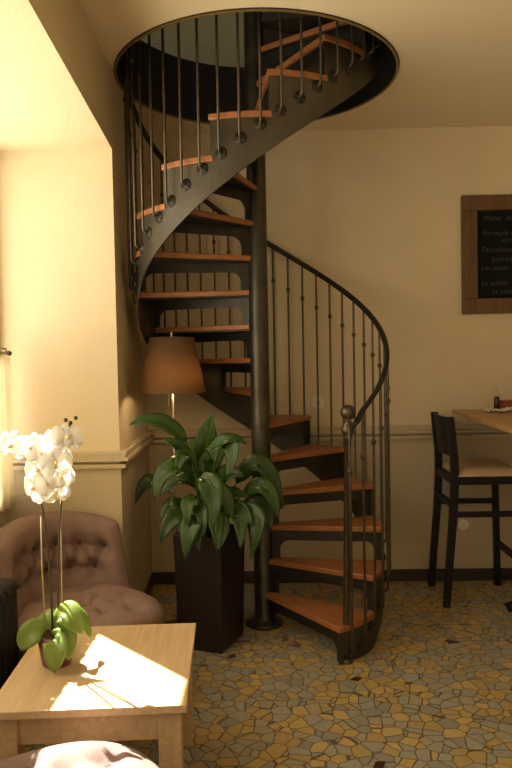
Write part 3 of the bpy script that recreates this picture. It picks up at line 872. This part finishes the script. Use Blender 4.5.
# ------------------------------------------------------------------ bar stool
st = thing('bar_stool', 'black wooden bar stool with cream seat at the high table', 'stool', (0, 0, 0))
for sy, nm in ((4.135, 0), (4.525, 1)):
    # back legs carry on upward as the posts of the backrest
    path = [(1.033, sy, 0), (1.052, sy, .25), (1.075, sy, .52), (1.088, sy, .76), (1.085, sy, .90), (1.062, sy, 1.14)]
    bm = bmesh.new(); rings = []
    for (x, y, z) in path:
        h = .020 + .004 * (1 - abs(z - .7) / .7)
        rings.append([bm.verts.new((x + a, y + b, z)) for a, b in ((-h, -.017), (h, -.017), (h, .017), (-h, .017))])
    for a, b in zip(rings, rings[1:]):
        for k in range(4): bm.faces.new((a[k], a[(k + 1) % 4], b[(k + 1) % 4], b[k]))
    bm.faces.new(rings[0][::-1]); bm.faces.new(rings[-1])
    obj('leg', bm, M['black_wood'], st, bevel=.003)
    bm = bmesh.new(); rings = []
    for (x, z) in ((1.462, 0), (1.450, .76)):
        rings.append([bm.verts.new((x + a, sy + b, z)) for a, b in ((-.019, -.017), (.019, -.017), (.019, .017), (-.019, .017))])
    for k in range(4): bm.faces.new((rings[0][k], rings[0][(k + 1) % 4], rings[1][(k + 1) % 4], rings[1][k]))
    bm.faces.new(rings[0][::-1]); bm.faces.new(rings[-1])
    obj('leg', bm, M['black_wood'], st, bevel=.003)
    obj('stretcher', nbox(1.068, 1.455, sy - .011, sy + .011, .54, .572), M['black_wood'], st)
obj('stretcher', nbox(1.062, 1.084, 4.14, 4.52, .595, .63), M['black_wood'], st)
obj('foot_rest', nbox(1.443, 1.467, 4.14, 4.52, .27, .305), M['black_wood'], st)
obj('seat_frame', nbox(1.07, 1.475, 4.12, 4.54, .735, .785), M['black_wood'], st, bevel=.003)
bm = bmesh.new(); N = 16; V = []
for i in range(N + 1):
    row = []
    for j in range(N + 1):
        u, v = i / N, j / N; e = (1 - (2 * u - 1) ** 6) * (1 - (2 * v - 1) ** 6)
        row.append(bm.verts.new((1.102 + .385 * u, 4.115 + .43 * v, .79 + .042 * e ** .5)))
    V.append(row)
for a, b in zip(V, V[1:]):
    for k in range(N): bm.faces.new((a[k], b[k], b[k + 1], a[k + 1]))
loop = [V[0][j] for j in range(N + 1)] + [V[i][N] for i in range(1, N + 1)] + [V[N][j] for j in range(N - 1, -1, -1)] + [V[i][0] for i in range(N - 1, 0, -1)]
lo = [bm.verts.new((v.co.x, v.co.y, .785)) for v in loop]; n = len(loop)
for k in range(n): bm.faces.new((loop[k], lo[k], lo[(k + 1) % n], loop[(k + 1) % n]))
bm.faces.new(lo)
obj('seat', bm, M['seat_cream'], st, smooth=True)
bm = bmesh.new(); rings = []
for i in range(9):
    v = i / 8; y = 4.152 + (4.508 - 4.152) * v; bow = -.018 * math.sin(v * PI)
    rings.append([bm.verts.new((x + bow, y, z)) for x, z in ((1.076, .90), (1.096, .90), (1.072, 1.135), (1.052, 1.135))])
for a, b in zip(rings, rings[1:]):
    for k in range(4): bm.faces.new((a[k], a[(k + 1) % 4], b[(k + 1) % 4], b[k]))
bm.faces.new(rings[0][::-1]); bm.faces.new(rings[-1])
obj('backrest', bm, M['black_wood'], st, bevel=.003)

# ------------------------------------------------------------------ chalkboard and sockets on the back wall
cb = thing('chalkboard', 'black chalkboard menu in a wide dark wooden frame on the back wall', 'chalkboard', (0, 0, 0))
x0, x1, z0, z1, fw = 1.276, 2.02, 1.775, 2.548, .1
fr = [('frame', x0, x1, z1 - fw, z1), ('frame', x0, x1, z0, z0 + fw), ('frame', x0, x0 + fw, z0 + fw, z1 - fw), ('frame', x1 - fw, x1, z0 + fw, z1 - fw)]
bm = bmesh.new()
for _, a, b, c, d in fr: box(bm, a, b, YB - .035, YB - .001, c, d)
obj('frame', bm, M['frame_wood'], cb, bevel=.004)
bd = obj('board', nbox(x0 + fw - .01, x1 - fw + .01, YB - .016, YB - .002, z0 + fw - .01, z1 - fw + .01), M['blackboard'], cb)
def writing(txt, x, z, size):
    cu = bpy.data.curves.new('t', 'FONT'); cu.body = txt; cu.size = size; cu.shear = .3; cu.extrude = .0004; cu.space_character = 1.08
    o = bpy.data.objects.new('t', cu); C.objects.link(o)
    dg = bpy.context.evaluated_depsgraph_get(); dg.update()
    me = bpy.data.meshes.new_from_object(o.evaluated_get(dg)); bpy.data.objects.remove(o)
    me.materials.clear(); me.materials.append(M['chalk'])
    w_ = bpy.data.objects.new('chalk_writing', me); C.objects.link(w_); w_.parent = bd
    w_.location = (x, YB - .0168, z); w_.rotation_euler = (PI / 2, 0, 0)
for txt, x, z, s in (('Menu  du jour', 1.415, 2.385, .048), ('Formule a midi', 1.41, 2.288, .046), ('entree', 1.53, 2.242, .04), ('Tartelette maison', 1.40, 2.178, .046),
                     ('poireaux', 1.47, 2.118, .048), ('Les pates', 1.40, 2.06, .044), ('La salade', 1.40, 1.962, .044), ('et cafe', 1.47, 1.905, .044)):
    writing(txt, x, z, s)

def socket(label, x, z, r):
    t = thing('wall_socket', label, 'socket', (x, YB - .006, z), 0, 'wall sockets on the back wall')
    b = lathe(bmesh.new(), [(r, 0), (r, .008), (r * .9, .011), (r * .62, .011), (r * .56, .004), (.001, .004)], 24)
    bmesh.ops.transform(b, matrix=Matrix.Rotation(PI / 2, 4, 'X'), verts=b.verts)
    obj('plate', b, M['socket'], t)
    for sx in (-.009, .009):
        b = lathe(bmesh.new(), [(.003, .0035), (.003, .0052)], 8, (sx, 0, 0)); bmesh.ops.transform(b, matrix=Matrix.Rotation(PI / 2, 4, 'X'), verts=b.verts)
        obj('hole', b, M['socket_hole'], t)
socket('round ivory socket on the wall behind the stair balusters', .319, 1.205, .044)
socket('round socket low on the wainscot beneath the bar stool seat', 1.276, .372, .036)

# ------------------------------------------------------------------ light
w = bpy.data.worlds.new('sky'); sc.world = w; w.use_nodes = True
bg = w.node_tree.nodes['Background']; bg.inputs[0].default_value = (1.0, .90, .72, 1); bg.inputs[1].default_value = .35

def light(name, kind, loc, energy, col, size=None, sizey=None, rot=None):
    l = bpy.data.lights.new(name, kind); l.energy = energy; l.color = col
    if kind == 'AREA':
        l.shape = 'RECTANGLE'; l.size = size; l.size_y = sizey
    elif size: l.shadow_soft_size = size
    o = bpy.data.objects.new(name, l); C.objects.link(o); o.location = loc
    if rot is not None: o.rotation_euler = rot
    return o
az, el = math.radians(-45.5), math.radians(51.5)
dv = Vector((math.cos(az) * math.cos(el), math.sin(az) * math.cos(el), -math.sin(el)))
s = light('sun', 'SUN', (-4, 6, 6), 21, (1.0, .94, .83)); s.rotation_euler = dv.to_track_quat('-Z', 'Y').to_euler(); s.data.angle = .009
# daylight entering by the bay windows; the front pair is added fill
light('daylight_bay_window', 'AREA', (XW - .14, (WY0 + WY1) / 2, (WZ0 + WZ1) / 2), 34, (1.0, .90, .72), WZ1 - WZ0, WY1 - WY0, (0, -PI / 2, 0))
light('daylight_bay_window', 'AREA', (XW - .14, -.9, (WZ0 + WZ1) / 2), 5, (1.0, .90, .72), WZ1 - WZ0, 2.0, (0, -PI / 2, 0))
light('front_fill', 'AREA', (0, YF - .2, 1.5), 2.4, (1.0, .84, .58), 1.8, 2.0, (PI / 2, 0, 0))  # added fill from behind the camera, no known window there
light('front_fill', 'AREA', (2.0, YF - .2, 1.5), 1.8, (1.0, .84, .58), 1.6, 2.0, (PI / 2, 0, 0))
light('lamp_bulb_light', 'POINT', (-.515, 3.83, 1.41), 4.2, (1.0, .70, .38), .045)
light('upper_room_fill', 'POINT', (-.9, 2.6, 5.2), 16, (1.0, .88, .66), .12)  # unseen point light added to brighten the upper wall

# ------------------------------------------------------------------ camera
cam = bpy.data.cameras.new('camera'); co = bpy.data.objects.new('camera', cam); C.objects.link(co)
co.location = (0, 0, 1.5)
co.rotation_euler = (Matrix.Rotation(math.radians(1.146), 3, 'Z') @ Matrix.Rotation(math.radians(90 - 1.997), 3, 'X') @ Matrix.Rotation(math.radians(-1.069), 3, 'Z')).to_euler()
cam.sensor_fit = 'VERTICAL'; cam.sensor_height = 36; cam.lens = 695.785 / 768 * 36
cam.clip_start = .05
sc.camera = co
vs = sc.view_settings; vs.view_transform = 'Standard'; vs.look = 'None'; vs.gamma = 1; vs.exposure = .27
